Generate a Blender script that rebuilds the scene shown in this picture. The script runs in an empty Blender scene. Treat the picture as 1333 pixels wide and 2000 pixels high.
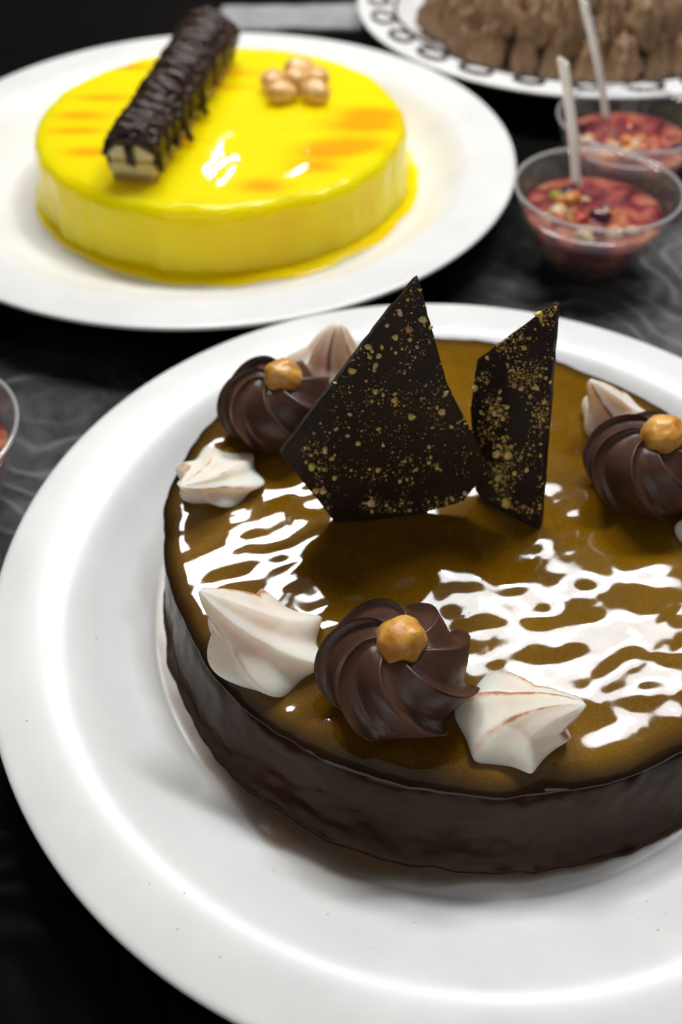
import bpy, bmesh, math, random
import numpy as np
from mathutils import Vector, Matrix, noise

sc = bpy.context.scene
col = sc.collection
PI = math.pi
R = math.radians

# ------------------------------------------------------------------ camera
cam_d = bpy.data.cameras.new('camera')
cam = bpy.data.objects.new('camera', cam_d)
col.objects.link(cam)
cam_d.sensor_fit = 'VERTICAL'
cam_d.sensor_height = 36.0
cam_d.lens = 33.66
cam_d.clip_start = 0.01
cam_d.clip_end = 20
cam.location = (0, 0, 0.285)
cam.rotation_euler = (R(90 - 46.72), 0, 0)
cam_d.dof.use_dof = True
cam_d.dof.focus_distance = 0.285
cam_d.dof.aperture_fstop = 7.5
sc.camera = cam

# ------------------------------------------------------------------ world, lamps, exposure
w = bpy.data.worlds.new('World')
sc.world = w
w.use_nodes = True
w.node_tree.nodes['Background'].inputs[0].default_value = (1.0, 0.97, 0.93, 1)
w.node_tree.nodes['Background'].inputs[1].default_value = 0.05


def area(name, loc, target, sx, sy, power, color=(1, 1, 1)):
    d = bpy.data.lights.new(name, 'AREA')
    d.shape = 'RECTANGLE'
    d.size, d.size_y = sx, sy
    d.energy = power
    d.color = color
    o = bpy.data.objects.new(name, d)
    col.objects.link(o)
    o.location = loc
    o.rotation_euler = (Vector(target) - Vector(loc)).to_track_quat('-Z', 'Y').to_euler()
    return o


def direction(az, el):
    a, e = R(az), R(el)
    return Vector((math.cos(e) * math.sin(a), math.cos(e) * math.cos(a), math.sin(e)))


# two bright panes of the window behind the table (they also show as the highlights in the glaze)
pa = Vector((-.03, .20, .04)) + 1.2 * direction(-8, 50)
area('window_lamp_left', pa, (-.02, .2, .04), .33, .19, 6.0, (1, .98, .95))
pb = Vector((.07, .18, .04)) + 1.25 * direction(20, 52.5)
area('window_lamp_right', pb, (.06, .18, .04), .50, .19, 4.7, (.95, .98, 1))
for k, (az, el) in enumerate(((13, 51.5), (22, 53.5), (29, 50.5))):
    area('window_glint_lamp', Vector((.07, .18, .04)) + 1.22 * direction(az, el), (.06, .18, .04), .12, .05, .9, (1, 1, 1))
# broad overhead fill light, added to soften the shade
area('overhead_fill', (.15, .75, 1.5), (.05, .35, 0), 2.2, 1.8, 2.0, (1, .98, .95))
# soft front fill added behind the camera to lift camera-facing sides
area('front_fill', (-.3, -1.25, .62), (0, .3, .04), 1.6, .8, 3.8, (1, .97, .92))
# small warm bulbs far behind (tiny glints on the yellow glaze)
for p_ in ((-0.277, 2.106, 0.824), (-0.273, 2.080, 0.845), (-0.269, 2.059, 0.862), (-0.090, 2.067, 0.868), (-0.107, 2.057, 0.875)):
    area('bulb_lamp', p_, (-.05, .5, .04), .014, .014, .06, (1, .9, .75))

sc.view_settings.view_transform = 'Standard'
sc.view_settings.look = 'None'
sc.view_settings.exposure = 0.24
sc.view_settings.gamma = 1
sc.cycles.use_denoising = True
sc.cycles.max_bounces = 10
sc.cycles.transparent_max_bounces = 16
sc.cycles.sample_clamp_indirect = 4


# ------------------------------------------------------------------ helpers
def tag(o, label=None, cat=None, group=None, kind=None):
    if label: o['label'] = label
    if cat: o['category'] = cat
    if group: o['group'] = group
    if kind: o['kind'] = kind
    return o


def empty(name, loc=(0, 0, 0), rot=(0, 0, 0)):
    o = bpy.data.objects.new(name, None)
    col.objects.link(o)
    o.location = loc
    o.rotation_euler = rot
    o.empty_display_size = .01
    return o


def mesh(name, v, f, smooth=True, attrs=None):
    m = bpy.data.meshes.new(name)
    m.from_pydata([tuple(p) for p in v], [], f)
    m.update()
    if smooth:
        m.polygons.foreach_set('use_smooth', [True] * len(m.polygons))
    for k, vals in (attrs or {}).items():
        a = m.attributes.new(k, 'FLOAT', 'POINT')
        a.data.foreach_set('value', np.asarray(vals, dtype=np.float32))
    return m


def obj(name, m, mat, parent=None, loc=(0, 0, 0), rot=(0, 0, 0)):
    o = bpy.data.objects.new(name, m)
    col.objects.link(o)
    if mat and not m.materials:
        m.materials.append(mat)
    o.location = loc
    o.rotation_euler = rot
    o.parent = parent
    return o


def grid_faces(nr, nc, wrap=True, off=0):
    f = []
    for j in range(nr - 1):
        for i in range(nc if wrap else nc - 1):
            a = off + j * nc + i
            b = off + j * nc + (i + 1) % nc
            f.append((a, b, b + nc, a + nc))
    return f


def revolve(prof, n, fn=None, cap_a=False, cap_b=False):
    """prof: (r, z) bottom-outside first; fn(r, z, ang, k) -> (r, z)"""
    v = []
    for k, (r, z) in enumerate(prof):
        for i in range(n):
            a = 2 * PI * i / n
            rr, zz = fn(r, z, a, k) if fn else (r, z)
            v.append((rr * math.cos(a), rr * math.sin(a), zz))
    f = grid_faces(len(prof), n)
    if cap_a:
        f.append(tuple(range(n))[::-1])
    if cap_b:
        o = (len(prof) - 1) * n
        f.append(tuple(range(o, o + n)))
    return v, f


def spline(pts, n):
    """Catmull-Rom resample of a 2D/3D control polygon"""
    P = [np.array(p, float) for p in pts]
    P = [2 * P[0] - P[1]] + P + [2 * P[-1] - P[-2]]
    out = []
    segs = len(P) - 3
    for k in range(segs):
        for i in range(n):
            t = i / n
            a, b, c, d = P[k:k + 4]
            out.append(.5 * ((2 * b) + (c - a) * t + (2 * a - 5 * b + 4 * c - d) * t * t + (3 * b - a - 3 * c + d) * t ** 3))
    out.append(P[-2])
    return out


def tube(pts, rad, n=8, closed=False):
    P = [Vector(p) for p in pts]
    v, f = [], []
    L = len(P)
    up = Vector((0, 0, 1))
    for k, p in enumerate(P):
        if closed:
            t = P[(k + 1) % L] - P[k - 1]
        else:
            t = P[min(k + 1, L - 1)] - P[max(k - 1, 0)]
        t.normalize()
        a = t.cross(up)
        if a.length < .05:
            a = t.cross(Vector((1, 0, 0)))
        a.normalize()
        b = a.cross(t)
        r = rad[k] if hasattr(rad, '__len__') else rad
        for i in range(n):
            an = 2 * PI * i / n
            v.append(p + r * (math.cos(an) * a + math.sin(an) * b))
    rows = L
    for j in range(rows if closed else rows - 1):
        for i in range(n):
            j2 = (j + 1) % rows
            f.append((j * n + i, j * n + (i + 1) % n, j2 * n + (i + 1) % n, j2 * n + i))
    if not closed:
        f.append(tuple(range(n))[::-1])
        f.append(tuple(range((L - 1) * n, L * n)))
    return v, f


def join(parts):
    V, F = [], []
    for v, f in parts:
        o = len(V)
        V += list(v)
        F += [tuple(i + o for i in q) for q in f]
    return V, F


def nz(x, y, z=0.0):
    return noise.noise(Vector((x, y, z)))


# ------------------------------------------------------------------ materials
def new_mat(name):
    m = bpy.data.materials.new(name)
    m.use_nodes = True
    nt = m.node_tree
    b = nt.nodes['Principled BSDF']
    return m, nt, b


def N(nt, kind, **kw):
    n = nt.nodes.new(kind)
    for k, v in kw.items():
        if k.startswith('i_'):
            n.inputs[k[2:].replace('_', ' ')].default_value = v
        else:
            setattr(n, k, v)
    return n


def ramp(nt, src, stops):
    r = nt.nodes.new('ShaderNodeValToRGB')
    e = r.color_ramp.elements
    while len(e) < len(stops):
        e.new(.5)
    for k, (p, c) in enumerate(stops):
        e[k].position = p
        e[k].color = (*c, 1) if len(c) == 3 else c
    nt.links.new(src, r.inputs[0])
    return r


def coords(nt, scale=(1, 1, 1), rot=(0, 0, 0)):
    tc = nt.nodes.new('ShaderNodeTexCoord')
    mp = nt.nodes.new('ShaderNodeMapping')
    mp.inputs['Scale'].default_value = scale
    mp.inputs['Rotation'].default_value = rot
    nt.links.new(tc.outputs['Object'], mp.inputs[0])
    return mp.outputs[0]


def noise_node(nt, vec, scale, detail=4, rough=.5, dist=0):
    n = N(nt, 'ShaderNodeTexNoise', i_Scale=scale, i_Detail=detail, i_Roughness=rough, i_Distortion=dist)
    nt.links.new(vec, n.inputs['Vector'])
    return n


def bump(nt, b, src, dist, strength=1.0):
    n = N(nt, 'ShaderNodeBump', i_Strength=strength, i_Distance=dist)
    nt.links.new(src, n.inputs['Height'])
    nt.links.new(n.outputs[0], b.inputs['Normal'])
    return n


def mixc(nt, fac, a, b):
    m = nt.nodes.new('ShaderNodeMix')
    m.data_type = 'RGBA'
    for sock, val in ((m.inputs[0], fac), (m.inputs[6], a), (m.inputs[7], b)):
        if hasattr(val, 'is_output'):
            nt.links.new(val, sock)
        elif isinstance(val, (int, float)):
            sock.default_value = val
        else:
            sock.default_value = (*val, 1)
    return m.outputs[2]


def attr(nt, name):
    a = nt.nodes.new('ShaderNodeAttribute')
    a.attribute_name = name
    return a.outputs['Fac']


def noisy_mat(name, c1, c2, scale=40, rough=.5, bumpd=0, bscale=None, spec=.5, coat=0, sss=0, sss_r=(1, .6, .3), sss_s=.004,
              rough2=None, pos=(.35, .65)):
    m, nt, b = new_mat(name)
    vec = coords(nt)
    n = noise_node(nt, vec, scale, 5, .6)
    r = ramp(nt, n.outputs[0], [(pos[0], c1), (pos[1], c2)])
    nt.links.new(r.outputs[0], b.inputs['Base Color'])
    b.inputs['Roughness'].default_value = rough
    if rough2 is not None:
        n3 = noise_node(nt, vec, scale * .7, 4, .6)
        rr = ramp(nt, n3.outputs[0], [(.35, (rough,) * 3), (.65, (rough2,) * 3)])
        nt.links.new(rr.outputs[0], b.inputs['Roughness'])
    b.inputs['Specular IOR Level'].default_value = spec
    b.inputs['Coat Weight'].default_value = coat
    b.inputs['Coat Roughness'].default_value = .05
    if sss:
        b.inputs['Subsurface Weight'].default_value = sss
        b.inputs['Subsurface Radius'].default_value = sss_r
        b.inputs['Subsurface Scale'].default_value = sss_s
    if bumpd:
        n2 = noise_node(nt, vec, bscale or scale * 3, 6, .65)
        bump(nt, b, n2.outputs[0], bumpd)
    return m


# table: dark printed cloth under clear plastic, grey smoky swirls and rings, lit patches painted in
def table_mat():
    m, nt, b = new_mat('table_cloth')
    vec = coords(nt)
    n1 = noise_node(nt, vec, 16, 8, .68, .8)
    cloud = ramp(nt, n1.outputs[0], [(.36, (.015, .015, .0155)), (.52, (.085, .084, .087)), (.68, (.20, .198, .202))])
    vo = N(nt, 'ShaderNodeTexVoronoi', i_Scale=9.0, feature='F1')
    nd = noise_node(nt, vec, 14, 2)
    add = N(nt, 'ShaderNodeMix', data_type='RGBA')
    add.inputs[0].default_value = .06
    nt.links.new(vec, add.inputs[6]); nt.links.new(nd.outputs['Color'], add.inputs[7])
    nt.links.new(add.outputs[2], vo.inputs['Vector'])
    mul = N(nt, 'ShaderNodeMath', operation='MULTIPLY'); mul.inputs[1].default_value = 62
    nt.links.new(vo.outputs['Distance'], mul.inputs[0])
    sn = N(nt, 'ShaderNodeMath', operation='SINE'); nt.links.new(mul.outputs[0], sn.inputs[0])
    rings = ramp(nt, sn.outputs[0], [(.55, (0, 0, 0)), (.98, (1, 1, 1))])
    n2 = noise_node(nt, vec, 16, 3)
    msk = ramp(nt, n2.outputs[0], [(.40, (0, 0, 0)), (.58, (.9, .9, .9))])
    mm = N(nt, 'ShaderNodeMath', operation='MULTIPLY')
    nt.links.new(rings.outputs[0], mm.inputs[0]); nt.links.new(msk.outputs[0], mm.inputs[1])
    c = mixc(nt, mm.outputs[0], cloud.outputs[0], (.19, .19, .195))
    tot = None  # swirls kept to the table's lit patches; near-black elsewhere stands for shade
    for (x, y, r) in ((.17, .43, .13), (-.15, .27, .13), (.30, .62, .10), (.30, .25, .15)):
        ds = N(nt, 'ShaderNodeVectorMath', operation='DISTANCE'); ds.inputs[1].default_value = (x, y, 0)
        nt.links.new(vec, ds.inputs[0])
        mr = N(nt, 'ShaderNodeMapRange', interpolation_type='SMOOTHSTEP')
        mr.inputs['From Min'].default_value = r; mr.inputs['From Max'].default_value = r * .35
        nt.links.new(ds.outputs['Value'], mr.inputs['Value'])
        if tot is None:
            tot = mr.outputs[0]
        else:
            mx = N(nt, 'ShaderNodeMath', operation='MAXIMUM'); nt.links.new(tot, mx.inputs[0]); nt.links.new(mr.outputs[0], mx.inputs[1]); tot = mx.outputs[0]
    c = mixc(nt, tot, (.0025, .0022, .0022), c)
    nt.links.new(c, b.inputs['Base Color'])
    b.inputs['Roughness'].default_value = .38
    b.inputs['Specular IOR Level'].default_value = .05
    bump(nt, b, sn.outputs[0], .0004, .5)
    return m


def plate_mat():
    m, nt, b = new_mat('white_porcelain')
    vec = coords(nt)
    n = noise_node(nt, vec, 30, 5, .6)
    r = ramp(nt, n.outputs[0], [(.3, (.76, .76, .755)), (.7, (.83, .83, .825))])
    # faint scuffs
    v2 = coords(nt, (60, 900, 60), (0, 0, .6))
    n2 = noise_node(nt, v2, 1.0, 3, .6)
    sc2 = ramp(nt, n2.outputs[0], [(.72, (0, 0, 0)), (.80, (.10, .10, .10))])
    c = mixc(nt, sc2.outputs[0], r.outputs[0], (.42, .40, .38))
    nt.links.new(c, b.inputs['Base Color'])
    rr = ramp(nt, n.outputs[0], [(.3, (.27,) * 3), (.7, (.36,) * 3)])
    nt.links.new(rr.outputs[0], b.inputs['Roughness'])
    b.inputs['Specular IOR Level'].default_value = .5
    n3 = noise_node(nt, vec, 18, 3, .5)
    bump(nt, b, n3.outputs[0], .0006, .25)
    return m


def caramel_mat():
    m, nt, b = new_mat('caramel_mirror_glaze')
    vec = coords(nt)
    n1 = noise_node(nt, vec, 22, 4, .55, .6)
    base = ramp(nt, n1.outputs[0], [(.30, (.125, .052, .0012)), (.52, (.165, .074, .0016)), (.72, (.21, .102, .002))])
    fl = N(nt, 'ShaderNodeTexVoronoi', i_Scale=3200.0, feature='F1')
    nt.links.new(vec, fl.inputs['Vector'])
    sep = nt.nodes.new('ShaderNodeSeparateColor'); nt.links.new(fl.outputs['Color'], sep.inputs[0])
    n2 = noise_node(nt, vec, 30, 3, .5)
    ad = N(nt, 'ShaderNodeMath', operation='ADD'); nt.links.new(sep.outputs[0], ad.inputs[0]); nt.links.new(n2.outputs[0], ad.inputs[1])
    fleck = ramp(nt, ad.outputs[0], [(.0, (0, 0, 0)), (1.0, (1, 1, 1))])
    g = N(nt, 'ShaderNodeMath', operation='GREATER_THAN'); g.inputs[1].default_value = 1.24
    nt.links.new(ad.outputs[0], g.inputs[0])
    gm = N(nt, 'ShaderNodeMath', operation='MULTIPLY'); gm.inputs[1].default_value = .16
    nt.links.new(g.outputs[0], gm.inputs[0])
    e = attr(nt, 'edge')
    c0 = mixc(nt, gm.outputs[0], base.outputs[0], (.46, .29, .015))
    c = mixc(nt, e, c0, (.020, .0085, .0030))  # edge painted dark: rim shading mixed into the coating's brown
    nt.links.new(c, b.inputs['Base Color'])
    b.inputs['Roughness'].default_value = .6
    b.inputs['Specular IOR Level'].default_value = 0
    b.inputs['Coat Weight'].default_value = 1.0
    b.inputs['Coat Roughness'].default_value = .055
    b.inputs['Coat IOR'].default_value = 1.5
    return m


def yellow_mat(sss=.9):
    m, nt, b = new_mat('yellow_mirror_glaze')
    vec = coords(nt)
    n1 = noise_node(nt, coords(nt, (1, 3.2, 1)), 14, 3, .5, .5)
    r = ramp(nt, n1.outputs[0], [(.35, (.97, .70, .0005)), (.62, (.98, .76, .001))])
    o = attr(nt, 'orange')
    n2 = noise_node(nt, coords(nt, (1, 4, 1)), 30, 3, .6)
    mu = N(nt, 'ShaderNodeMath', operation='MULTIPLY_ADD'); mu.inputs[1].default_value = .9; mu.inputs[2].default_value = -.45
    nt.links.new(n2.outputs[0], mu.inputs[0])
    ad = N(nt, 'ShaderNodeMath', operation='ADD', use_clamp=True); nt.links.new(o, ad.inputs[0]); nt.links.new(mu.outputs[0], ad.inputs[1])
    mk = N(nt, 'ShaderNodeMath', operation='MULTIPLY', use_clamp=True); nt.links.new(ad.outputs[0], mk.inputs[0]); nt.links.new(o, mk.inputs[1])
    c = mixc(nt, mk.outputs[0], r.outputs[0], (.88, .36, .0))
    nt.links.new(c, b.inputs['Base Color'])
    b.inputs['Roughness'].default_value = .35
    b.inputs['Specular IOR Level'].default_value = .05
    b.inputs['Subsurface Weight'].default_value = sss
    b.inputs['Subsurface Radius'].default_value = (1, .9, .02)
    b.inputs['Subsurface Scale'].default_value = .03
    b.inputs['Coat Weight'].default_value = .75
    b.inputs['Coat Roughness'].default_value = .02
    b.inputs['Coat IOR'].default_value = 1.33
    return m


def meringue_mat():
    m, nt, b = new_mat('toasted_meringue')
    vec = coords(nt)
    n = noise_node(nt, vec, 160, 5, .6)
    base = ramp(nt, n.outputs[0], [(.3, (.94, .78, .66)), (.7, (.97, .86, .76))])
    cr = attr(nt, 'crest')
    n2 = noise_node(nt, vec, 190, 4, .6)
    ad = N(nt, 'ShaderNodeMath', operation='MULTIPLY'); nt.links.new(cr, ad.inputs[0]); nt.links.new(n2.outputs[0], ad.inputs[1])
    tr = ramp(nt, ad.outputs[0], [(.16, (0, 0, 0)), (.28, (.30, .30, .30)), (.42, (.95, .95, .95))])
    c = mixc(nt, tr.outputs[0], base.outputs[0], (.42, .17, .05))
    nt.links.new(c, b.inputs['Base Color'])
    b.inputs['Roughness'].default_value = .55
    b.inputs['Subsurface Weight'].default_value = .8
    b.inputs['Subsurface Radius'].default_value = (1, .58, .40)
    b.inputs['Subsurface Scale'].default_value = .010
    bump(nt, b, n.outputs[0], .0003, .5)
    return m


def plastic_clear(name, tint=(.97, .97, .97), density=.12, white=(.8, .8, .8)):
    m, nt, b = new_mat(name)
    nt.nodes.remove(b)
    out = nt.nodes['Material Output']
    tr = N(nt, 'ShaderNodeBsdfTransparent'); tr.inputs[0].default_value = (*tint, 1)
    gl = N(nt, 'ShaderNodeBsdfGlossy'); gl.inputs['Roughness'].default_value = .06
    df = N(nt, 'ShaderNodeBsdfTranslucent'); df.inputs[0].default_value = (*white, 1)
    d2 = N(nt, 'ShaderNodeBsdfDiffuse'); d2.inputs[0].default_value = (*white, 1)
    md = nt.nodes.new('ShaderNodeMixShader'); nt.links.new(df.outputs[0], md.inputs[1]); nt.links.new(d2.outputs[0], md.inputs[2])
    m1 = nt.nodes.new('ShaderNodeMixShader'); m1.inputs[0].default_value = density
    nt.links.new(tr.outputs[0], m1.inputs[1]); nt.links.new(md.outputs[0], m1.inputs[2])
    lw = N(nt, 'ShaderNodeLayerWeight'); lw.inputs[0].default_value = .5
    pw = N(nt, 'ShaderNodeMath', operation='POWER'); pw.inputs[1].default_value = 3.5
    nt.links.new(lw.outputs['Facing'], pw.inputs[0])
    fr = N(nt, 'ShaderNodeMath', operation='MULTIPLY_ADD'); fr.inputs[1].default_value = .5; fr.inputs[2].default_value = .04
    nt.links.new(pw.outputs[0], fr.inputs[0])
    m2 = nt.nodes.new('ShaderNodeMixShader')
    nt.links.new(fr.outputs[0], m2.inputs[0]); nt.links.new(m1.outputs[0], m2.inputs[1]); nt.links.new(gl.outputs[0], m2.inputs[2])
    nt.links.new(m2.outputs[0], out.inputs[0])
    return m


def smear_shade_mat():
    m, nt, b = new_mat('caramel_film_shade')
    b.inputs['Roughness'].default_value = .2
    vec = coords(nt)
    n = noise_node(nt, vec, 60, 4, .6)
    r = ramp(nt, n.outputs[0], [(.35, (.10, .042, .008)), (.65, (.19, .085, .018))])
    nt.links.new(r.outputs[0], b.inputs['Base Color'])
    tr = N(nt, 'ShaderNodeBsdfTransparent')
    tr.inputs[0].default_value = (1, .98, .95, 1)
    a = attr(nt, 'film_shade')
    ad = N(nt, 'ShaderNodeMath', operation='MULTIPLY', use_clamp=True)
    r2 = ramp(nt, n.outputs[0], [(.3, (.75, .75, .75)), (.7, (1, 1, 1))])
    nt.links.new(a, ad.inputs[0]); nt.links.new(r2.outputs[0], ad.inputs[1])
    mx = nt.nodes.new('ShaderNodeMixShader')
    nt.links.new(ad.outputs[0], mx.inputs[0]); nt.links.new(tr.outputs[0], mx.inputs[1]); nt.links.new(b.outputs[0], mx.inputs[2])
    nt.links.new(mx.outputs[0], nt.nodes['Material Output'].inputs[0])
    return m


M = {
    'table': table_mat(), 'plate': plate_mat(), 'caramel': caramel_mat(), 'yellow': yellow_mat(), 'meringue': meringue_mat(),
    'coat': noisy_mat('chocolate_coating', (.019, .0072, .0030), (.034, .0140, .0062), 35, .20, .0002, 70, .22, 0),
    'smear_shade': smear_shade_mat(),
    'ganache': noisy_mat('chocolate_ganache', (.066, .027, .016), (.094, .041, .026), 60, .33, .00015, 300, .5, rough2=.44),
    'nut': noisy_mat('roasted_hazelnut', (.56, .20, .024), (.88, .50, .11), 110, .26, .0006, 160, .5, sss=.15, sss_s=.003),
    'peanut': noisy_mat('roasted_nut', (.70, .36, .10), (.88, .60, .26), 90, .25, .0006, 160, .5),
    'shard': noisy_mat('dark_chocolate', (.014, .0062, .0036), (.022, .0105, .0066), 60, .36, .0003, 220, .45, rough2=.5),
    'rim': plastic_clear('plastic_rim', density=.42, white=(.95, .95, .95)),
    'tan_nut': noisy_mat('tan_nut', (.74, .48, .18), (.88, .68, .36), 400, .5),
    'gold_nut': noisy_mat('golden_nut', (.80, .54, .09), (.90, .70, .22), 400, .5),
    'red_nut': noisy_mat('skin_nut', (.48, .20, .08), (.68, .38, .18), 400, .5),
    'green_nut': noisy_mat('pistachio', (.56, .50, .08), (.74, .66, .20), 400, .5),
    'crumb': noisy_mat('nut_crumbs', (.70, .45, .08), (.90, .68, .24), 500, .5),
    'pastry': noisy_mat('pale_pastry', (.80, .66, .28), (.90, .78, .42), 90, .6, .001, 200),
    'baked': noisy_mat('baked_pastry', (.42, .27, .06), (.62, .46, .13), 90, .6, .001, 200),
    'drizzle': noisy_mat('dark_drizzle', (.026, .0105, .006), (.048, .021, .0125), 60, .36, 0, spec=.45),
    'mousse': noisy_mat('chocolate_mousse', (.19, .105, .05), (.42, .26, .145), 55, .55, .0012, 120),
    'mousse_dark': noisy_mat('chocolate_sponge', (.02, .009, .005), (.04, .02, .01), 55, .6, .0012, 120),
    'napkin': noisy_mat('paper_napkin', (.26, .25, .26), (.36, .35, .36), 50, .8, .0004, 300),
    'cup': plastic_clear('clear_plastic', density=.07),
    'spoon': plastic_clear('frosted_plastic', density=.9, white=(.97, .96, .95)),
}


def juice_mat():
    m, nt, b = new_mat('fruit_juice')
    vec = coords(nt)
    n = noise_node(nt, vec, 75, 2, .5, .6)
    r = ramp(nt, n.outputs[0], [(.32, (.09, .010, .018)), (.46, (.26, .045, .05)), (.58, (.46, .14, .09)), (.70, (.58, .28, .14))])
    nt.links.new(r.outputs[0], b.inputs['Base Color'])
    b.inputs['Roughness'].default_value = .12
    b.inputs['Subsurface Weight'].default_value = .9
    b.inputs['Subsurface Radius'].default_value = (1, .4, .3)
    b.inputs['Subsurface Scale'].default_value = .018
    return m


M['juice'] = juice_mat()
M['coat'].node_tree.nodes['Principled BSDF'].inputs['Specular Tint'].default_value = (1, .80, .66, 1)
FRUIT = {
    'strawberry_piece': noisy_mat('strawberry', (.36, .02, .012), (.60, .10, .04), 120, .2, sss=.3, sss_s=.003),
    'grape_piece': noisy_mat('purple_grape', (.03, .006, .02), (.12, .02, .05), 90, .15, sss=.2, sss_s=.003),
    'apple_piece': noisy_mat('apple_flesh', (.55, .36, .18), (.70, .52, .30), 90, .3, sss=.3, sss_s=.003),
    'kiwi_piece': noisy_mat('kiwi_flesh', (.25, .33, .03), (.45, .50, .08), 90, .25, sss=.3, sss_s=.003),
    'papaya_piece': noisy_mat('papaya_flesh', (.60, .18, .03), (.74, .32, .09), 90, .25, sss=.3, sss_s=.003),
}

# ------------------------------------------------------------------ table
v = [(-1.6, -.6, 0), (1.6, -.6, 0), (1.6, 2.6, 0), (-1.6, 2.6, 0)]
t = obj('table_top', mesh('table_top', v, [(0, 1, 2, 3)], False), M['table'])
tag(t, kind='structure')


# ------------------------------------------------------------------ plates
def plate(loc, rad, rim_z, label, seed):
    s = rad / .161
    ctrl = [(.004, .0074), (.06, .0074), (.102, .0075), (.110, .0083), (.117, .0110), (.124, .0158), (.130, .0206), (.1345, .0235), (.1385, .0252), (.1430, .0261),
            (.150, .0266), (.157, .0268), (.1598, .0267), (.161, .0259), (.1606, .0247), (.157, .0236),
            (.146, .0218), (.136, .0190), (.124, .0095), (.112, .0036), (.098, .0025), (.094, .0002), (.088, .0002), (.084, .0025), (.03, .0030), (.004, .0030)]
    prof = [(p[0] * s, p[1]) for p in spline(ctrl, 5)]
    v, f = revolve(prof, 200)
    f.append(tuple(range(200)))
    f.append(tuple(range((len(prof) - 1) * 200, len(prof) * 200))[::-1])
    f = [q[::-1] for q in f]
    o = obj('dinner_plate', mesh('dinner_plate', v, f), M['plate'], None, loc)
    return tag(o, label, 'plate', 'white dinner plates')


plate((.0415, .2164, 0), .161, .028, 'large white plate in front carrying the caramel glazed chocolate cake', 1)
plate((-.0745, .5318, 0), .1742, .0285, 'white plate carrying the round yellow glazed cake', 2)
plate((.1735, .7615, 0), .1612, .028, 'white plate with piped chocolate loops under the ruffled brown cake', 3)

# ------------------------------------------------------------------ front cake
CX, CY, ZF = .0441, .2313, .0076
cake = empty('chocolate_cake', (CX, CY, ZF))
tag(cake, 'round dark chocolate cake with shiny caramel glaze topped with rosettes and meringues', 'cake')
RT, HT = .1045, .0292


TOPR = [(0, .1050), (36, .1027), (45, .1008), (64, .1012), (76, .1060), (92, .1073), (148, .1077), (174, .1074), (199, .1037), (213, .1044), (224, .1054), (237, .1057),
        (251, .1046), (269, .1050), (280, .1042), (290, .1047), (301, .1056), (360, .1050)]
BOTR = [(0, .1150), (90, .1105), (150, .1085), (185, .1095), (196, .1110), (213, .1135), (228, .1160), (246, .1158), (258, .1165), (271, .1160), (283, .1166), (300, .1180), (360, .1150)]


def smooth_table(tab):
    xs = np.arange(-60, 420, 1.0)
    ys = np.interp(xs % 360, [p[0] for p in tab], [p[1] for p in tab])
    k = np.hanning(25); k /= k.sum()
    return xs, np.convolve(ys, k, 'same')


TT, BT = smooth_table(TOPR), smooth_table(BOTR)


def rtop(a):
    return float(np.interp(math.degrees(a) % 360, *TT))


def rbot(a):
    return float(np.interp(math.degrees(a) % 360, *BT))


def outline(a):
    return rtop(a) / RT


# (blend from foot radius to top radius, height, inset)
ctrl = [(0, -.0002, .0006), (0, .0010, 0), (.10, .0026, .0004), (.22, .0050, .0006), (.42, .0095, 0), (.62, .0150, -.0004), (.82, .0205, -.0006), (.96, .0248, -.0003),
        (1, .0274, .0014), (1, .0282, .0040), (1, .0283, .030)]


def side_fn(b, z, a, k):
    ins = SIDE[k][2]
    x, y = math.cos(a), math.sin(a)
    wob = .0009 * nz(5 * x, 5 * y, z * 60) + .0005 * nz(14 * x, 14 * y, z * 160) + .0003 * nz(30 * x, 30 * y, z * 300)
    foot = max(0, 1 - z / .005)
    wob += foot * (.0010 * nz(7 * x, 7 * y, 8.2) + .0008 * nz(17 * x, 17 * y, 3.3))
    if ins > .01:
        wob = 0
    return rbot(a) + (rtop(a) - rbot(a)) * b - ins + wob, z


SIDE = [tuple(p) for p in spline(ctrl, 5)]
v, f = revolve([(p[0], p[1]) for p in SIDE], 420, side_fn, cap_b=True)
obj('chocolate_coating', mesh('chocolate_coating', v, f), M['coat'], cake)

# caramel glaze: wavy sheet that rolls over the edge, with a drip
NA, NRr = 560, 170
V, E_ = [], []
RN = [(k / (NRr - 1)) for k in range(NRr)]
for k in range(NRr):
    for i in range(NA):
        a = 2 * PI * i / NA
        q = outline(a)
        x0, y0 = math.cos(a), math.sin(a)
        lip = RT - .0006 + .0010 * nz(6 * x0, 6 * y0, 1.7) + .0005 * nz(20 * x0, 20 * y0, 2.7)
        adrip = math.exp(-((a - R(277)) / .045) ** 2)
        s = RN[k] ** .85
        over = .0105                 # curved part at the edge
        flat = lip - .006
        L = flat + over
        d = s * L
        if d < flat:
            r, z = d, HT
        else:
            th = (d - flat) / over
            drop = .0026 + .0008 * nz(8 * x0, 8 * y0, 4.4) + .0022 * adrip
            r = flat + .0078 * math.sin(min(1, th) * PI / 2) - .0006 * max(0, th - .85) / .15
            z = HT - drop * (1 - math.cos(th * PI / 2)) - .0004 * max(0, th - .8) / .2
        r *= q
        x, y = r * x0, r * y0
        X, Y = x * 1000, y * 1000
        fade = max(0.0, min(1.0, (lip * q * 1.0 - r) / .012))
        ca, sa = math.cos(-.45), math.sin(-.45)
        U, W = ca * X - sa * Y, sa * X + ca * Y
        wav = .42 * nz(U / 20, W / 13, .3) + .27 * nz(U / 11, W / 7.5, 7.7) + .010 * nz(U / 4.5, W / 3.5, 3.1)
        amp = 1.35 + .7 * nz(X / 45, Y / 45, 9.9) + .55 * max(0, min(1, (10 - X) / 45))
        z += .001 * wav * max(.25, amp) * (.35 + .65 * fade)
        V.append((x, y, z))
        e = max(0.0, min(1.0, (r - (lip * q - .007)) / .0075))
        E_.append(e)
F = grid_faces(NRr, NA)
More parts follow.
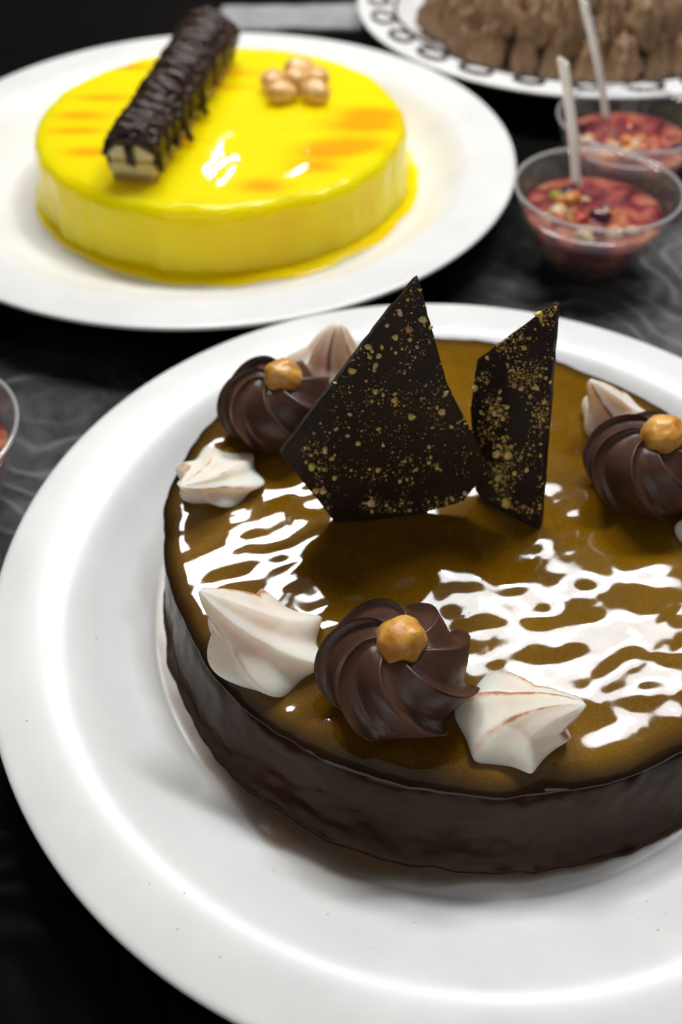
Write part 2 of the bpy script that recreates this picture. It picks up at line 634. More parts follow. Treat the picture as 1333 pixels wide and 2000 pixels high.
obj('caramel_glaze', mesh('caramel_glaze', V, F, True, {'edge': E_}), M['caramel'], cake)

# thin caramel run-out round the foot; its brown also paints the cake's warm shade
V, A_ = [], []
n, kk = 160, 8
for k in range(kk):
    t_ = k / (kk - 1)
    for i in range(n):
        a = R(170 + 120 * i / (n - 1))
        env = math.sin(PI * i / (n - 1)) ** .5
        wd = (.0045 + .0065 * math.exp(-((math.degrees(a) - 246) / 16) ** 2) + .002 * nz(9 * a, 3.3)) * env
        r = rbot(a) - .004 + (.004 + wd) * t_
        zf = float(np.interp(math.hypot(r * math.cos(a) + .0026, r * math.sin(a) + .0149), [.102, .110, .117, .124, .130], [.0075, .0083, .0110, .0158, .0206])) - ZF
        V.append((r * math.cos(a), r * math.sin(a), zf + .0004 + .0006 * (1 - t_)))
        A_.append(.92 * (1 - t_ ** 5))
obj('caramel_smear_shade', mesh('caramel_smear_shade', V, grid_faces(kk, n, False), True, {'film_shade': A_}), M['smear_shade'], cake)


# ------------------------------------------------------------------ piped shapes (rosettes and meringues)
def piped(Rr, H, n, twist, amp, skew, lean, kind, seed, NU=288, NV=96):
    rnd = random.Random(seed)
    NU = n * (NU // n)
    ramp_ = [rnd.uniform(.85, 1.15) for _ in range(n)] if kind == 'rosette' else [rnd.uniform(.75, 1.25) for _ in range(n)]
    jit = [rnd.uniform(-.06, .06) for _ in range(n)]
    V, C = [], []
    for j in range(NV + 1):
        v = j / NV
        if kind == 'rosette':
            a = -.75 + v * (.75 + PI / 2)
            r = Rr * max(math.cos(a), 0) ** .95
            z = H * (math.sin(a) + math.sin(.75)) / (1 + math.sin(.75))
            z -= H * .22 * max(0, (v - .80) / .20) ** 2
            env = min(1, .25 + v * 2.4) * min(1, (1 - v) * 4) ** .5
            tw = twist * (1 - v) ** 1.1
        else:
            r = Rr * (.80 * (1 - v) ** .62 + .30 * math.sin(PI * min(1, v * 1.9 + .05)) * (1 - v))
            z = H * v ** (1.0)
            env = min(1, .50 + v * 2) * (1 - .25 * v)
            tw = twist * (1 - v) ** 1.3
        for i in range(NU):
            u = 2 * PI * i / NU
            x = n * i / NU
            k = int(math.floor(x)) % n
            fr = x - math.floor(x)
            k2 = (k + 1) % n
            sn_ = abs(math.sin(PI * fr))
            p = 1 - sn_ ** .66 if kind == 'rosette' else 1.06 - math.sqrt(sn_ * sn_ + .012)
            am = ramp_[k] * (1 - fr) + ramp_[k2] * fr
            if kind == 'rosette':                       # fine tool marks along the ribbons
                p += .014 * math.sin(2 * PI * 4 * fr) * math.sin(PI * fr) + .02 * nz(x * 5, v * 3, seed)
                p = max(p, 0)
            q = p * am
            rr = r * (1 + amp * env * (q - (.25 if kind == 'rosette' else .45))) + (.05 * r * nz(1.5 * math.cos(u) + seed, 1.5 * math.sin(u), v * 3))
            uu = u + tw + skew * env * p * am + .10 * nz(1.3 * math.cos(u), 1.3 * math.sin(u), v * 1.5 + seed * 1.7) + jit[k] * (1 - fr) + jit[k2] * fr
            zz = z + (.10 * H * env * (q - .3) * (v ** 1.2) if kind == 'rosette' else 0)
            lx = lean[0] * v ** 1.5
            ly = lean[1] * v ** 1.5
            V.append((rr * math.cos(uu) + lx, rr * math.sin(uu) + ly, zz))
            C.append(max(0, p) ** 2.2 * min(1, .35 + 1.0 * v) * (.75 + .55 * rnd_c(seed, k if fr < .5 else k2)) * (1 if v < .97 else .6))
    F = grid_faces(NV + 1, NU)
    F.append(tuple(range(NU))[::-1])
    F.append(tuple(range(NV * NU, (NV + 1) * NU)))
    return V, F, C


def rnd_c(seed, k):
    return random.Random(seed * 31 + k).uniform(-.6, 1.0)


ZT = ZF + HT - .0006


def rosette(loc, Rr, H, n, tw, amp, skew, rot, label, seed):
    v, f, c = piped(Rr, H, n, tw, amp, skew, (0, 0), 'rosette', seed)
    o = obj('chocolate_rosette', mesh('chocolate_rosette', v, f), M['ganache'], None, (loc[0], loc[1], ZT), (0, 0, R(rot)))
    return tag(o, label, 'rosette', 'piped chocolate rosettes on the cake')


FD = [Vector(q).normalized() for q in ((1, .2, .3), (-.5, .9, .2), (-.6, -.8, .25), (.5, -.9, .5), (.1, .4, 1), (-.9, .1, .7), (.3, .8, -.6), (-.2, -.3, -1), (.7, -.2, -.8), (-.9, .3, -.5))]


def hazelnut(loc, r, rot, label, seed):
    V = []
    NV, NU = 28, 36
    for j in range(NV + 1):
        th = PI * j / NV
        for i in range(NU):
            u = 2 * PI * i / NU
            d = Vector((math.sin(th) * math.cos(u), math.sin(th) * math.sin(u), math.cos(th)))
            k = 1 + .10 * nz(d.x * 1.6 + seed, d.y * 1.6, d.z * 1.6) + .03 * nz(d.x * 4 + seed, d.y * 4, d.z * 4)
            mxd = sum(max(0, d.dot(fd)) ** 7 for fd in FD) ** (1 / 7)
            k *= min(1.05, .97 / max(mxd, .5))          # soft facets
            pt = .15 * max(0, d.z) ** 5                                          # blunt point
            V.append((d.x * r * k, d.y * r * k * .94, d.z * r * (k * .92 + pt)))
    F = grid_faces(NV + 1, NU)
    F = [q[::-1] for q in F]
    o = obj('hazelnut', mesh('hazelnut', V, F), M['nut'], None, loc, tuple(R(a) for a in rot))
    return tag(o, label, 'nut', 'hazelnuts on the rosettes')


rosette((.0168, .1600), .0208, .0262, 7, 1.9, .25, .30, 50, 'nearest chocolate rosette between two meringues at the front of the cake', 3)
hazelnut((.0172, .1600, ZT + .0248), .0075, (25, 20, 30), 'hazelnut on the nearest rosette at the front of the cake', 1)
rosette((-.0242, .2795), .0200, .0255, 7, 1.7, .24, .30, 10, 'chocolate rosette behind the left corner of the large chocolate shard', 8)
hazelnut((-.0216, .2795, ZT + .0246), .0072, (-60, 40, 0), 'hazelnut on the rosette beside the large chocolate shard', 5)
rosette((.1102, .2459), .0208, .0265, 7, 1.8, .24, .30, 75, 'chocolate rosette at the right edge of the picture', 12)
hazelnut((.1110, .2459, ZT + .0258), .0077, (50, -30, 0), 'hazelnut on the rosette at the right edge of the picture', 9)


def meringue(loc, Rr, H, n, tw, lean, rot, label, seed, amp=.34, skew=.05):
    ca, sa = math.cos(-R(rot)), math.sin(-R(rot))
    l2 = (ca * lean[0] - sa * lean[1], sa * lean[0] + ca * lean[1])
    v, f, c = piped(Rr, H, n, tw, amp, skew, l2, 'kiss', seed, 240, 80)
    o = obj('meringue_kiss', mesh('meringue_kiss', v, f, True, {'crest': c}), M['meringue'], None, (loc[0], loc[1], ZT), (0, 0, R(rot)))
    return tag(o, label, 'meringue', 'toasted meringue kisses on the cake')


meringue((-.0218, .1737), .0180, .0275, 6, 1.0, (-.0195, .0029), 48, 'large toasted meringue left of the nearest chocolate rosette', 2)
meringue((.0490, .1478), .0165, .0185, 6, 1.1, (.0185, -.0043), 50, 'toasted meringue right of the nearest rosette with its tip pointing right', 4)
meringue((-.0440, .2505), .0158, .0165, 6, 1.0, (-.0109, -.0195), 0, 'small toasted meringue at the far left edge of the cake', 6)
meringue((.1075, .2800), .0145, .0245, 5, .9, (-.0150, -.0016), 30, 'meringue behind the rosette at the right edge of the picture', 7)
meringue((-.0045, .3060), .0185, .0300, 6, .6, (.0032, 0), 10, 'meringue half hidden behind the large chocolate shard', 11)
meringue((.1300, .2190), .0140, .0200, 6, .6, (-.001, .003), 15, 'meringue cut off by the right edge below the right rosette', 14)


# ------------------------------------------------------------------ chocolate shards
def nut_variants():
    out = []
    rnd = random.Random(5)
    for mk in ('tan_nut', 'gold_nut', 'gold_nut', 'red_nut', 'green_nut', 'gold_nut', 'tan_nut'):
        bm = bmesh.new()
        bmesh.ops.create_icosphere(bm, subdivisions=1, radius=1)
        for q in bm.verts:
            q.co *= rnd.uniform(.72, 1.2)
            q.co.x *= rnd.uniform(.9, 1.15)
        m = bpy.data.meshes.new('nut_piece')
        bm.to_mesh(m)
        bm.free()
        m.materials.append(M[mk])
        out.append(m)
    return out


NUTS = nut_variants()


def inside(p, poly):
    c = False
    n = len(poly)
    for i in range(n):
        (x1, y1), (x2, y2) = poly[i], poly[i - 1]
        if (y1 > p[1]) != (y2 > p[1]) and p[0] < (x2 - x1) * (p[1] - y1) / (y2 - y1) + x1:
            c = not c
    return c


def shard(loc, rot, lean, poly, th, label, seed, big, small, zoff=0):
    rnd = random.Random(seed)
    e = empty('chocolate_shard', loc, (-lean, 0, R(rot)))
    tag(e, label, 'chocolate shard', 'nut speckled chocolate shards')
    P = []
    for i in range(len(poly)):
        a, b = np.array(poly[i]), np.array(poly[(i + 1) % len(poly)])
        L = np.linalg.norm(b - a)
        k = max(1, int(L / .0025))
        nrm = np.array((-(b - a)[1], (b - a)[0])) / L
        for j in range(k):
            t = j / k
            P.append(a + (b - a) * t + (nrm * rnd.gauss(0, .00009) if j else 0))
    n = len(P)
    V, F = [], []
    bev = .0003
    cen = sum(P) / n

    def ring(y, inset):
        for p in P:
            d = cen - p
            q = p + d / np.linalg.norm(d) * inset
            V.append((q[0], y, q[1]))
    ring(0, bev); ring(bev, 0); ring(th - bev, 0); ring(th, bev)
    F = grid_faces(4, n)
    F.append(tuple(range(n))[::-1])
    F.append(tuple(range(3 * n, 4 * n)))
    m = mesh('chocolate_sheet', V, F, False)
    obj('chocolate_sheet', m, M['shard'], e)
    xs = [p[0] for p in poly]; zs = [p[1] for p in poly]

    def pick(dens):
        for _ in range(4000):
            p = (rnd.uniform(min(xs), max(xs)), rnd.uniform(max(.002, min(zs)), max(zs)))
            if not inside(p, poly):
                continue
            d = max(.05, .50 + 1.0 * nz(p[0] * 110 + seed, p[1] * 110, 1.0))
            if rnd.random() < d ** dens:
                return p
        return poly[0]
    for k in range(big):
        p = pick(1.3)
        s = rnd.choice([.0005, .0006, .0007, .0008, .0010, .0013]) * rnd.uniform(.9, 1.15)
        o = obj('nut_piece', NUTS[rnd.randrange(len(NUTS))], None, e, (p[0], -s * .25, p[1]),
                (rnd.uniform(0, 6), rnd.uniform(0, 6), rnd.uniform(0, 6)))
        o.scale = (s * rnd.uniform(.8, 1.5), s * rnd.uniform(.7, 1), s)
    parts = []
    for k in range(small):
        p = pick(2.2)
        s = abs(rnd.gauss(.0001, .00016)) + .00013
        c = Vector((p[0], -s * .3, p[1]))
        vs = [c + Vector((rnd.uniform(-1, 1), rnd.uniform(-1, .3), rnd.uniform(-1, 1))).normalized() * s * rnd.uniform(.8, 1.6) for _ in range(4)]
        parts.append((vs, [(0, 1, 2), (0, 3, 1), (1, 3, 2), (0, 2, 3)]))
    v, f = join(parts)
    tag(obj('nut_crumbs', mesh('nut_crumbs', v, f, False), M['crumb'], e), kind='stuff')
    return e


shard((-.0021, .2286, .0375), 5.6, .10,
      [(.0003, -.0012), (.016, -.0012), (.030, .0002), (.0453, .0046), (.0535, .0190), (.0366, .0542), (.0256, .0917), (.0245, .0910), (.0196, .0843), (.0172, .0817), (-.0177, .0312)][::1],
      .0028, 'large upright dark chocolate shard with pointed top, in front of the smaller shard', 21, 80, 1300)
shard((.0512, .2386, .0375), -36.8, .25,
      [(.0120, -.0050), (.0228, -.0012), (.0055, .0772), (.0040, .0776), (-.0161, .0498), (-.0140, .0313), (-.0042, .0023), (.004, -.004)],
      .0028, 'narrower chocolate shard turned sideways behind the large shard', 33, 75, 1900)

# ------------------------------------------------------------------ yellow cake
YX, YY, YZ = -.0679, .5354, .0074
ycake = empty('yellow_cake', (YX, YY, YZ))
tag(ycake, 'round cake covered in bright yellow glaze with orange streaks', 'cake')
BL = [(.0864, .0044, .024, .010), (.0803, -.0118, .028, .010), (.0744, -.0333, .026, .009), (.0606, -.0431, .020, .008), (.0534, -.0594, .018, .008),
      (.0277, -.0795, .016, .009), (-.0786, -.0181, .020, .005), (-.0666, -.0431, .018, .006), (-.0793, .0011, .020, .006), (-.0650, .0686, .020, .006),
      (-.0702, .0247, .022, .005), (-.0041, .0388, .022, .006), (-.002, .060, .03, .005), (-.025, -.03, .02, .005)]
ctrl = [(.1075, 0), (.1072, .004), (.1058, .010), (.1050, .018), (.1046, .026), (.1038, .0318), (.1015, .0347), (.0970, .0358), (.085, .0362), (.06, .0362), (.03, .0362), (.002, .0362)]


def yfn(r, z, a, k):
    x, y = math.cos(a), math.sin(a)
    q = 1 + .008 * math.sin(2 * a + 1) + .004 * nz(3 * x, 3 * y)
    if r > .1:
        dr = max(0, nz(11 * x, 11 * y, 2.0 + z * 18))
        r += (.0005 * nz(26 * x, 26 * y, z * 120) + .0020 * nz(6 * x, 6 * y, z * 30) + .0030 * dr * (1 - z / .04))
    z += .00020 * nz(r * x * 70, r * y * 70, 3) + .00006 * nz(r * x * 190, r * y * 190, 8)
    return r * q, z


prof = [tuple(p) for p in spline(ctrl, 5)]
v, f = revolve(prof, 300, yfn, cap_b=True)
org = []
for p in v:
    s = 0
    if p[2] > .03:
        for bx, by, rx, ry in BL:
            s += math.exp(-((p[0] - bx) / rx) ** 2 - ((p[1] - by) / ry) ** 2)
    else:
        s = .35 * math.exp(-((math.atan2(p[1], p[0]) + 1.2) / .10) ** 2)
    org.append(min(1, s * 1.1))
obj('yellow_glaze', mesh('yellow_glaze', v, f, True, {'orange': org}), M['yellow'], ycake)
# puddle of glaze round the foot
ctrl = [(.1165, .0000), (.1160, .0011), (.1135, .0017), (.108, .0020), (.1, .0020)]


def pfn(r, z, a, k):
    x, y = math.cos(a), math.sin(a)
    w_ = .3 + .7 * max(0, math.sin(-a + .0) * .5 + .5 * math.cos(a) + .25)
    rr = .1085 + (r - .1085) * w_ * (1 + .5 * nz(4 * x, 4 * y, 6)) + .0012 * nz(10 * x, 10 * y, 4)
    return rr, z


v, f = revolve([tuple(p) for p in spline(ctrl, 4)], 240, pfn)
obj('glaze_puddle', mesh('glaze_puddle', v, f, True, {'orange': [0.0] * len(v)}), yellow_mat(0), ycake)

# ------------------------------------------------------------------ pastry bar with drizzle
b0, b1 = Vector((-.1058, .4596, YZ + .0360)), Vector((-.0800, .6170, YZ + .0360))
dv = b1 - b0
LB = dv.length
bar = empty('pastry_bar', b0, (0, 0, math.atan2(dv.y, dv.x) - PI / 2))
tag(bar, 'layered pastry stick under dark chocolate drizzle lying on the yellow cake', 'pastry')
rnd = random.Random(77)
WB = .0118
layers = [(.0, .0042, 'baked'), (.0042, .0098, 'pastry'), (.0098, .0126, 'baked'), (.0126, .0190, 'pastry')]
for z0, z1, mk in layers:
    bm = bmesh.new()
    nx, ny, nzc = 6, 40, 2
    bmesh.ops.create_grid(bm, x_segments=nx, y_segments=ny, size=1)
    g = bm.faces[:]
    ret = bmesh.ops.extrude_face_region(bm, geom=g)
    top = {q for q in ret['geom'] if isinstance(q, bmesh.types.BMVert)}
    for q in bm.verts:
        up_ = q in top
        w_ = WB - (.0008 if mk == 'baked' else 0)
        y = (q.co.y + 1) / 2 * LB
        x = q.co.x * w_ * (1 + .3 * y / LB)
        z = (z1 if up_ else z0 + .0001)
        k = Vector((x * 180, y * 180, z * 300 + (3 if mk == 'baked' else 9)))
        q.co = Vector((x + .0009 * noise.noise(k), y + .0009 * noise.noise(k + Vector((9, 1, 4))), z))
    bmesh.ops.recalc_face_normals(bm, faces=bm.faces)
    m = bpy.data.meshes.new('pastry_layer')
    bm.to_mesh(m)
    bm.free()
    obj('pastry_layer', m, M[mk], bar)

parts = []
for pas in range(5):
    pts = []
    s = -.001 if pas < 3 else rnd.uniform(0, .005)
    side = rnd.choice((-1, 1))
    while s < LB + .001:
        step = rnd.uniform(.0016, .0042)
        x1_ = side * WB * rnd.uniform(.55, 1.12)
        zt = .0166 + .0016 * pas + rnd.uniform(-.0006, .0014)
        zs_ = zt - (.0030 if abs(x1_) > WB * .95 else 0) - .0012 * pas * (abs(x1_) / WB) ** 2
        pts.append((x1_, s, zs_))
        pts.append((x1_ * .2 + rnd.uniform(-.003, .003), s + step * .5, zt + .0012 + rnd.uniform(-.0005, .001)))
        s += step * rnd.uniform(.6, 1.1) - (rnd.uniform(0, .003) if rnd.random() < .25 else 0)
        side = -side
    sp = spline(pts, 4)
    parts.append(tube(sp, [.0012 + .0006 * rnd.random() for _ in sp], 7))
for k in range(320):                                    # short curls heaped on the strands and down the sides
    y = rnd.uniform(0, LB)
    ph = rnd.uniform(-1.15, 1.0)                        # position round the section
    c_ = Vector((WB * 1.02 * math.sin(ph * 1.25), y, .0150 + .0055 * math.cos(ph * 1.25) - (.009 * max(0, abs(ph) - .6))))
    d1 = Vector((rnd.uniform(-1, 1), rnd.uniform(-1, 1), rnd.uniform(-.35, .35))).normalized()
    d2 = Vector((rnd.uniform(-.5, .5), rnd.uniform(-.5, .5), 1)).normalized()
    ln = rnd.uniform(.002, .0042)
    pts = [c_ + d1 * ln * math.cos(q) + d2 * ln * .45 * math.sin(q) for q in np.linspace(PI * 1.05, -.1, 8)]
    parts.append(tube(pts, rnd.uniform(.0009, .0016), 6))
# the solid mass of chocolate under the strands
mass = []
sec = [(-1.02, -.0125), (-1.10, -.007), (-1.12, -.001), (-1.05, .0028), (-.85, .0042), (-.55, .0055), (-.2, .0064), (.15, .0064), (.5, .0056), (.85, .0043), (1.06, .0028), (1.13, -.001), (1.12, -.007), (1.03, -.0125)]
for j in range(91):
    y = -.0004 + (LB + .0010) * j / 90
    for i, (u, h) in enumerate(sec):
        low = .004 * nz(y * 160, i * .2, 5) if h < -.005 else 0
        mass.append((u * WB + .0012 * nz(u * 3, y * 220, 2 + h * 200), y, .0152 + h + low + .0014 * nz(u * 2.2, y * 200, 7)))
parts.append((mass, grid_faces(91, len(sec), False)))
v, f = join(parts)
v = [(p[0] * (1 + .3 * max(0, p[1]) / LB), p[1], p[2] + .0030) for p in v]
drz = tag(obj('chocolate_drizzle', mesh('chocolate_drizzle', v, f), M['drizzle'], bar), kind='stuff')
drips = [(1, .006, .013, 0), (1, .032, .012, .001), (1, .046, .016, .004), (1, .078, .017, .003), (1, .083, .012, .001), (1, .108, .012, 0), (1, .13, .010, 0),
         (-1, .004, .005, 0), (-1, .05, .009, 0), (-1, .10, .008, 0), (1, .020, .009, 0), (1, .06, .010, 0)]
for sd, y, ln, out in drips:
    x = sd * (WB + .0006) * (1 + .3 * y / LB)
    pts = [(x * .75, y, .0178), (x * .97, y, .0172), (x + sd * .0006, y + .0004, .0150), (x + sd * (.0007 + out * .4), y - .0006, .0165 - ln * .6), (x + sd * (.0008 + out), y - .001, max(.0008, .0166 - ln))]
    pts = [(q[0], q[1], q[2] + (.003 if q[2] > .012 else .0015)) for q in pts]
    sp = spline(pts, 5)
    v, f = tube(sp, [.0012 + .0007 * (k / len(sp)) for k in range(len(sp))], 8)
    obj('chocolate_drip', mesh('chocolate_drip', v, f), M['drizzle'], drz)
# drips over the front end
for x, ln in ((-.0012, .0085), (.0012, .0095)):
    pts = [(x, .004, .0182), (x, .0005, .0176), (x, -.0010, .0150), (x + .0003, -.0012, .0160 - ln * .7), (x, -.0011, .0160 - ln)]
    pts = [(q[0], q[1], q[2] + .003) for q in pts]
    sp = spline(pts, 5)
    v, f = tube(sp, .0013, 8)
    obj('chocolate_drip', mesh('chocolate_drip', v, f), M['drizzle'], drz)

# nut cluster on the yellow cake
ZY = YZ + .0362
NP = [(-.0400, .5715, 'leftmost nut of the cluster on the yellow cake', 80), (-.0345, .5555, 'front left nut of the cluster on the yellow cake', 20), (-.0250, .5880, 'rearmost nut of the cluster on the yellow cake', 10),
      (-.0140, .5760, 'right rear nut of the cluster on the yellow cake', 100), (-.0150, .5565, 'front right nut of the cluster on the yellow cake', -40), (-.0265, .5715, 'middle nut of the cluster on the yellow cake', 50)]
for k, (x, y, lb, rz) in enumerate(NP):
    V = []
    for j in range(17):
        th = PI * j / 16
        for i in range(24):
            u = 2 * PI * i / 24
            d = Vector((math.sin(th) * math.cos(u), math.sin(th) * math.sin(u), math.cos(th)))
            q = 1 + .10 * nz(d.x * 2 + k, d.y * 2, d.z * 2)
            V.append((d.x * .0096 * q, d.y * .0074 * q, d.z * .0060 * q))
    o = obj('roasted_nut', mesh('roasted_nut', V, [q[::-1] for q in grid_faces(17, 24)]), M['peanut'], None, (x, y, ZY + (.0052 if k != 5 else .0065)), (.15, .1, R(rz)))
    tag(o, lb, 'nut', 'nuts on the yellow cake')


# ------------------------------------------------------------------ third cake with ruffles, piped loops
PX, PY = .1735, .7615
c3 = empty('ruffled_chocolate_cake', (PX, PY, .0074))
tag(c3, 'brown ruffled chocolate cake on the loop decorated plate at the top right', 'cake')
v, f = revolve([(.096, 0), (.095, .02), (.090, .036), (.06, .040), (.002, .041)], 96, lambda r, z, a, k: (r * (1 + .01 * nz(4 * math.cos(a), 4 * math.sin(a))), z), cap_b=True)
obj('cake_body', mesh('cake_body', v, f), M['mousse_dark'], c3)


def ruffle_mesh(seed):
    rn = random.Random(seed)
    V = []
    ni, nj = 40, 22
    for j in range(nj + 1):
        th = PI * j / nj
        for i in range(ni):
            u = 2 * PI * i / ni
            d = Vector((math.sin(th) * math.cos(u), math.sin(th) * math.sin(u), math.cos(th)))
            groove = 1 + .38 * math.cos(9 * math.asin(max(-1, min(1, d.x))) + seed) * math.sin(th)
            k = 1 + .22 * nz(d.x * 2 + seed * 3, d.y * 2, d.z * 2) + .14 * nz(d.x * 5 + seed, d.y * 5, d.z * 3)
            wv = .95 - .42 * d.z
            V.append((d.x * .0105 * k * wv, d.y * .0105 * k * groove - .003 * d.z * d.z, d.z * .0190 * k))
    m = mesh('chocolate_ruffle', V, [q[::-1] for q in grid_faces(nj + 1, ni)])
    m.materials.append(M['mousse'])
    return m


RUF = [ruffle_mesh(s) for s in range(4)]
rnd = random.Random(9)
for tier, (rr, zz, cnt, tilt) in enumerate([(.0985, .0165, 27, -.12), (.086, .037, 23, -.45), (.062, .047, 18, -.9), (.035, .049, 10, -1.1)]):
    for k in range(cnt):
        a = 2 * PI * (k + .5 * (tier % 2)) / cnt + rnd.uniform(-.03, .03)
        r = rr + rnd.uniform(-.002, .002)
        o = obj('chocolate_ruffle', RUF[rnd.randrange(4)], None, c3, (r * math.cos(a), r * math.sin(a), zz + rnd.uniform(-.0015, .0025)),
                (tilt + rnd.uniform(-.12, .12), rnd.uniform(-.1, .1), a + PI / 2))
        sgn = rnd.uniform(.8, 1.3)
        o.scale = (sgn, sgn, rnd.uniform(.85, 1.15))

gar = empty('piped_chocolate_border', (PX, PY, .0225))
tag(gar, 'dark chocolate loops piped along the rim of the top right plate', 'icing')


def rimz(r):
    r = r / (.1612 / .161)
    xs_ = [.102, .110, .117, .124, .130, .1345, .138, .1415, .150, .157]
    zs_ = [.0075, .0083, .0110, .0158, .0206, .0235, .0250, .0258, .0266, .0268]
    return float(np.interp(r, xs_, zs_)) - .0225


pts = []
for k in range(160):
    a = 2 * PI * k / 160
    r = .1335 + .0012 * math.sin(8 * a)
    pts.append((r * math.cos(a), r * math.sin(a), rimz(r) + .0010))
v, f = tube(pts, .0013, 8, True)
obj('chocolate_line', mesh('chocolate_line', v, f), M['drizzle'], gar)
rnd = random.Random(3)
for k in range(25):
    a0 = R(177 + 14.4 * k)
    big = rnd.uniform(.85, 1.15)
    pts = []
    for i in range(26):
        tt = 2 * PI * i / 26
        r = .1450 + .0080 * big * math.cos(tt)
        a = a0 + (.0085 * big * math.sin(tt) * (1.15 + .35 * math.cos(tt))) / .137
        pts.append((r * math.cos(a), r * math.sin(a), rimz(r) + .0010))
    v, f = tube(pts, .0014, 8, True)
    obj('chocolate_loop', mesh('chocolate_loop', v, f), M['drizzle'], gar)

# ------------------------------------------------------------------ cups of fruit salad
ctrl = [(.0005, .0012), (.016, .0012), (.0185, .0016), (.0235, .0062), (.0305, .0170), (.0362, .0300), (.0392, .0425), (.0408, .0444), (.0420, .0454),
        (.0424, .0444), (.0412, .0432), (.0373, .0298), (.0316, .0167), (.0245, .0056), (.0195, .0006), (.0175, .0002), (.0005, .0004)]
CUPM = None


def cup(loc, label, flabel, seed, pieces=26):
    global CUPM
    if CUPM is None:
        v, f = revolve([tuple(p) for p in spline(ctrl, 4)], 96)
        CUPM = mesh('plastic_cup', v, [q[::-1] for q in f])
    c = obj('plastic_cup', CUPM, M['cup'], None, (*loc, 0))
    tag(c, label, 'cup', 'clear plastic cups of fruit salad')
    v, f = tube([(.0419 * math.cos(2 * PI * q / 72), .0419 * math.sin(2 * PI * q / 72), .0450) for q in range(72)], .00085, 8, True)
    obj('rim', mesh('rim', v, f), M['rim'], c)
    e = empty('fruit_salad', (*loc, .0016))
    tag(e, flabel, 'fruit salad', 'fruit salads in the plastic cups')
    inner = [(.0005, .0001), (.0155, .0001), (.0178, .0006), (.0226, .0050), (.0296, .0157), (.0350, .0280), (.0354, .0300), (.0350, .0306), (.030, .0304), (.015, .0306), (.001, .0306)]
    v, f = revolve(inner, 64, lambda r, z, a, k: (r, z + (.0010 * nz(r * math.cos(a) * 90 + seed, r * math.sin(a) * 90) if z > .030 and r < .031 else 0)), cap_b=True)
    obj('juice', mesh('juice', v, f), M['juice'], e)
    rn = random.Random(seed)
    names = list(FRUIT)
    for k in range(pieces):
        nm = rn.choice(['strawberry_piece', 'strawberry_piece', 'grape_piece', 'apple_piece', 'kiwi_piece', 'papaya_piece', 'papaya_piece', 'grape_piece', 'apple_piece'])
        s = rn.uniform(.0042, .0075)
        bm = bmesh.new()
        bmesh.ops.create_cube(bm, size=1.5)
        bmesh.ops.subdivide_edges(bm, edges=bm.edges[:], cuts=2, use_grid_fill=True)
        for q in bm.verts:
            q.co = q.co.lerp(q.co.normalized() * .95, .45)
            q.co += Vector((rn.uniform(-1, 1), rn.uniform(-1, 1), rn.uniform(-1, 1))) * .07
        for fc in bm.faces: fc.smooth = True
        m = bpy.data.meshes.new(nm)
        bm.to_mesh(m); bm.free()
        a = rn.uniform(0, 2 * PI)
        r = .028 * math.sqrt(rn.random())
        o = obj(nm, m, FRUIT[nm], e, (r * math.cos(a), r * math.sin(a), .0290 + rn.uniform(-.0045, .0008)), (rn.uniform(0, 3), rn.uniform(0, 3), rn.uniform(0, 3)))
        o.scale = (s, s * rn.uniform(.7, 1), s * rn.uniform(.6, .9))
    return c


cup((.1305, .4520), 'clear plastic cup on the table right of the yellow cake plate', 'pink fruit salad filling the nearer cup at the right', 4)
cup((.1645, .5310), 'clear plastic cup behind the other one, near the loop decorated plate', 'dark red fruit salad in the cup behind at the right', 15)
cup((-.1640, .2670), 'clear plastic cup cut off by the left edge of the picture', 'fruit salad in the cup at the left edge', 23)


def spoon(bottom, top, label, seed):
    B, T = Vector(bottom), Vector(top)
    d = (T - B).normalized()
    L = (T - B).length
    e = empty('plastic_spoon', B)
    e.rotation_euler = d.to_track_quat('Z', 'Y').to_euler()
    tag(e, label, 'spoon', 'plastic spoons standing in the fruit salad')
    # channel-section handle
    sec = [(-1, -.35), (-.72, -.35), (-.62, .05), (.62, .05), (.72, -.35), (1, -.35), (1, .30), (.8, .42), (-.8, .42), (-1, .30)]
    V = []
    rows = 16
    for j in range(rows):
        s = j / (rows - 1)
        w_ = .0034 + .0009 * s
        for x, y in sec:
            V.append((x * w_, y * .0024 + .0012 * math.sin(PI * s), s * L))
    F = grid_faces(rows, len(sec))
    F.append(tuple(range(len(sec)))[::-1])
    F.append(tuple(range((rows - 1) * len(sec), rows * len(sec))))
    obj('handle', mesh('handle', V, F, False), M['spoon'], e)
    V = []
    for j in range(13):
        t_ = j / 12
        w_ = .0065 * math.sin(PI * min(.98, t_ * .9 + .06)) ** .6 + .0008
        for i in range(9):
            u = i / 8 * 2 - 1
            V.append((u * w_, -.0025 * (1 - u * u) * math.sin(PI * t_), -.0175 * (1 - t_)))
    m = mesh('spoon_bowl', V, grid_faces(13, 9, False))
    o = obj('spoon_bowl', m, M['spoon'], e)
    sm = o.modifiers.new('thickness', 'SOLIDIFY'); sm.thickness = .0007
    return e


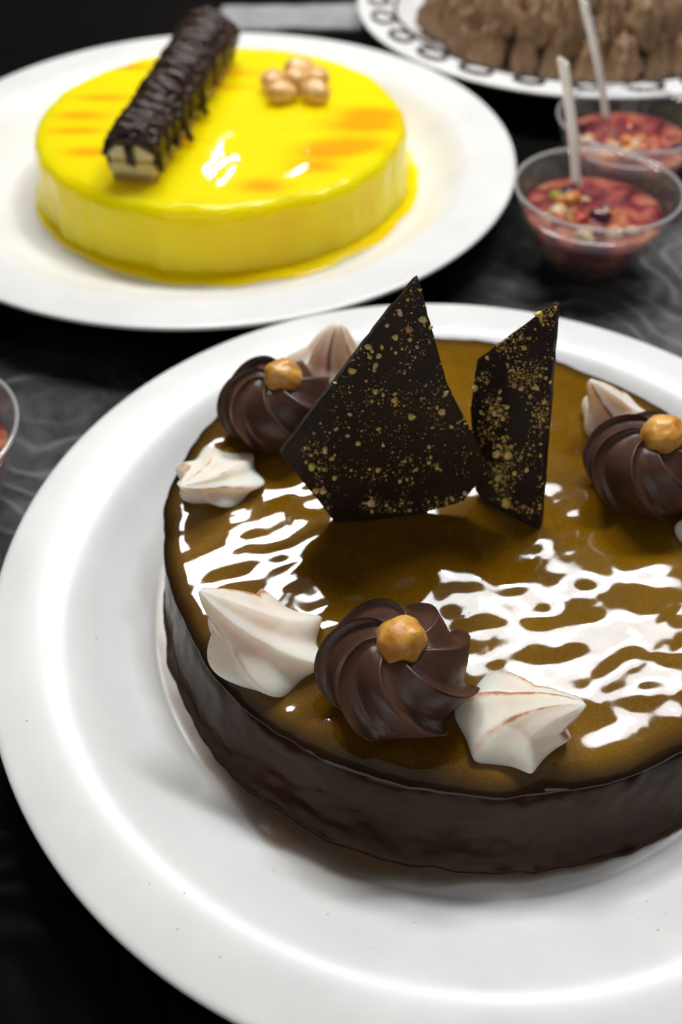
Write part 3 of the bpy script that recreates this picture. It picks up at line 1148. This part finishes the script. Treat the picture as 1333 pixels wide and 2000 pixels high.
spoon((.1265, .4790, .0300), (.1060, .4704, .1000), 'translucent plastic spoon standing in the nearer cup at the right', 1)
spoon((.1580, .5590, .0300), (.1296, .5503, .1000), 'translucent plastic spoon standing in the cup behind at the right', 2)

# ------------------------------------------------------------------ folded napkin at the back
V = []
nx, ny = 30, 12
for j in range(ny + 1):
    for i in range(nx + 1):
        x = -.095 + .112 * i / nx
        y = .770 + .050 * j / ny + .06 * (x + .095) * .6
        V.append((x, y, .0055 + .0018 * nz(x * 40, y * 40) + .001 * math.sin(j / ny * PI)))
m = mesh('paper_napkin', V, grid_faces(ny + 1, nx + 1, False))
o = obj('paper_napkin', m, M['napkin'])
sm = o.modifiers.new('thickness', 'SOLIDIFY'); sm.thickness = .005; sm.offset = -1
tag(o, 'folded pale paper napkin behind the yellow cake plate', 'napkin')

# ------------------------------------------------------------------ paper card at the right edge
V = []
for j in range(7):
    for i in range(9):
        x, y = .045 * i / 8, .034 * j / 6
        V.append((x, y, .002 * math.sin(x * 60) + .003 * (j / 6) ** 2))
o = obj('paper_card', mesh('paper_card', V, grid_faces(7, 9, False)), M['plate'], None, (.2190, .6160, .0295), (.10, 0, -.22))
sm = o.modifiers.new('thickness', 'SOLIDIFY'); sm.thickness = .0006
tag(o, 'corner of a white paper card resting on the rim of the loop decorated plate', 'card')

# ------------------------------------------------------------------ crumbs on the front plate
rnd = random.Random(12)
parts = []
for k in range(60):
    a = rnd.uniform(R(190), R(350))
    r = rnd.uniform(.118, .152)
    z = float(np.interp(r, [.102, .110, .117, .124, .130, .1345, .138, .1415, .150, .157], [.0075, .0083, .0110, .0158, .0206, .0235, .0250, .0258, .0266, .0268]))
    c = Vector((.0415 + r * math.cos(a), .2164 + r * math.sin(a), z))
    s = rnd.uniform(.00012, .00045)
    vs = [c + Vector((rnd.uniform(-1, 1), rnd.uniform(-1, 1), rnd.uniform(-.2, 1))) * s for _ in range(4)]
    parts.append((vs, [(0, 1, 2), (0, 3, 1), (1, 3, 2), (0, 2, 3)]))
v, f = join(parts)
tag(obj('cake_crumbs', mesh('cake_crumbs', v, f, False), M['baked']), 'tiny brown crumbs scattered on the front plate', 'crumbs', kind='stuff')
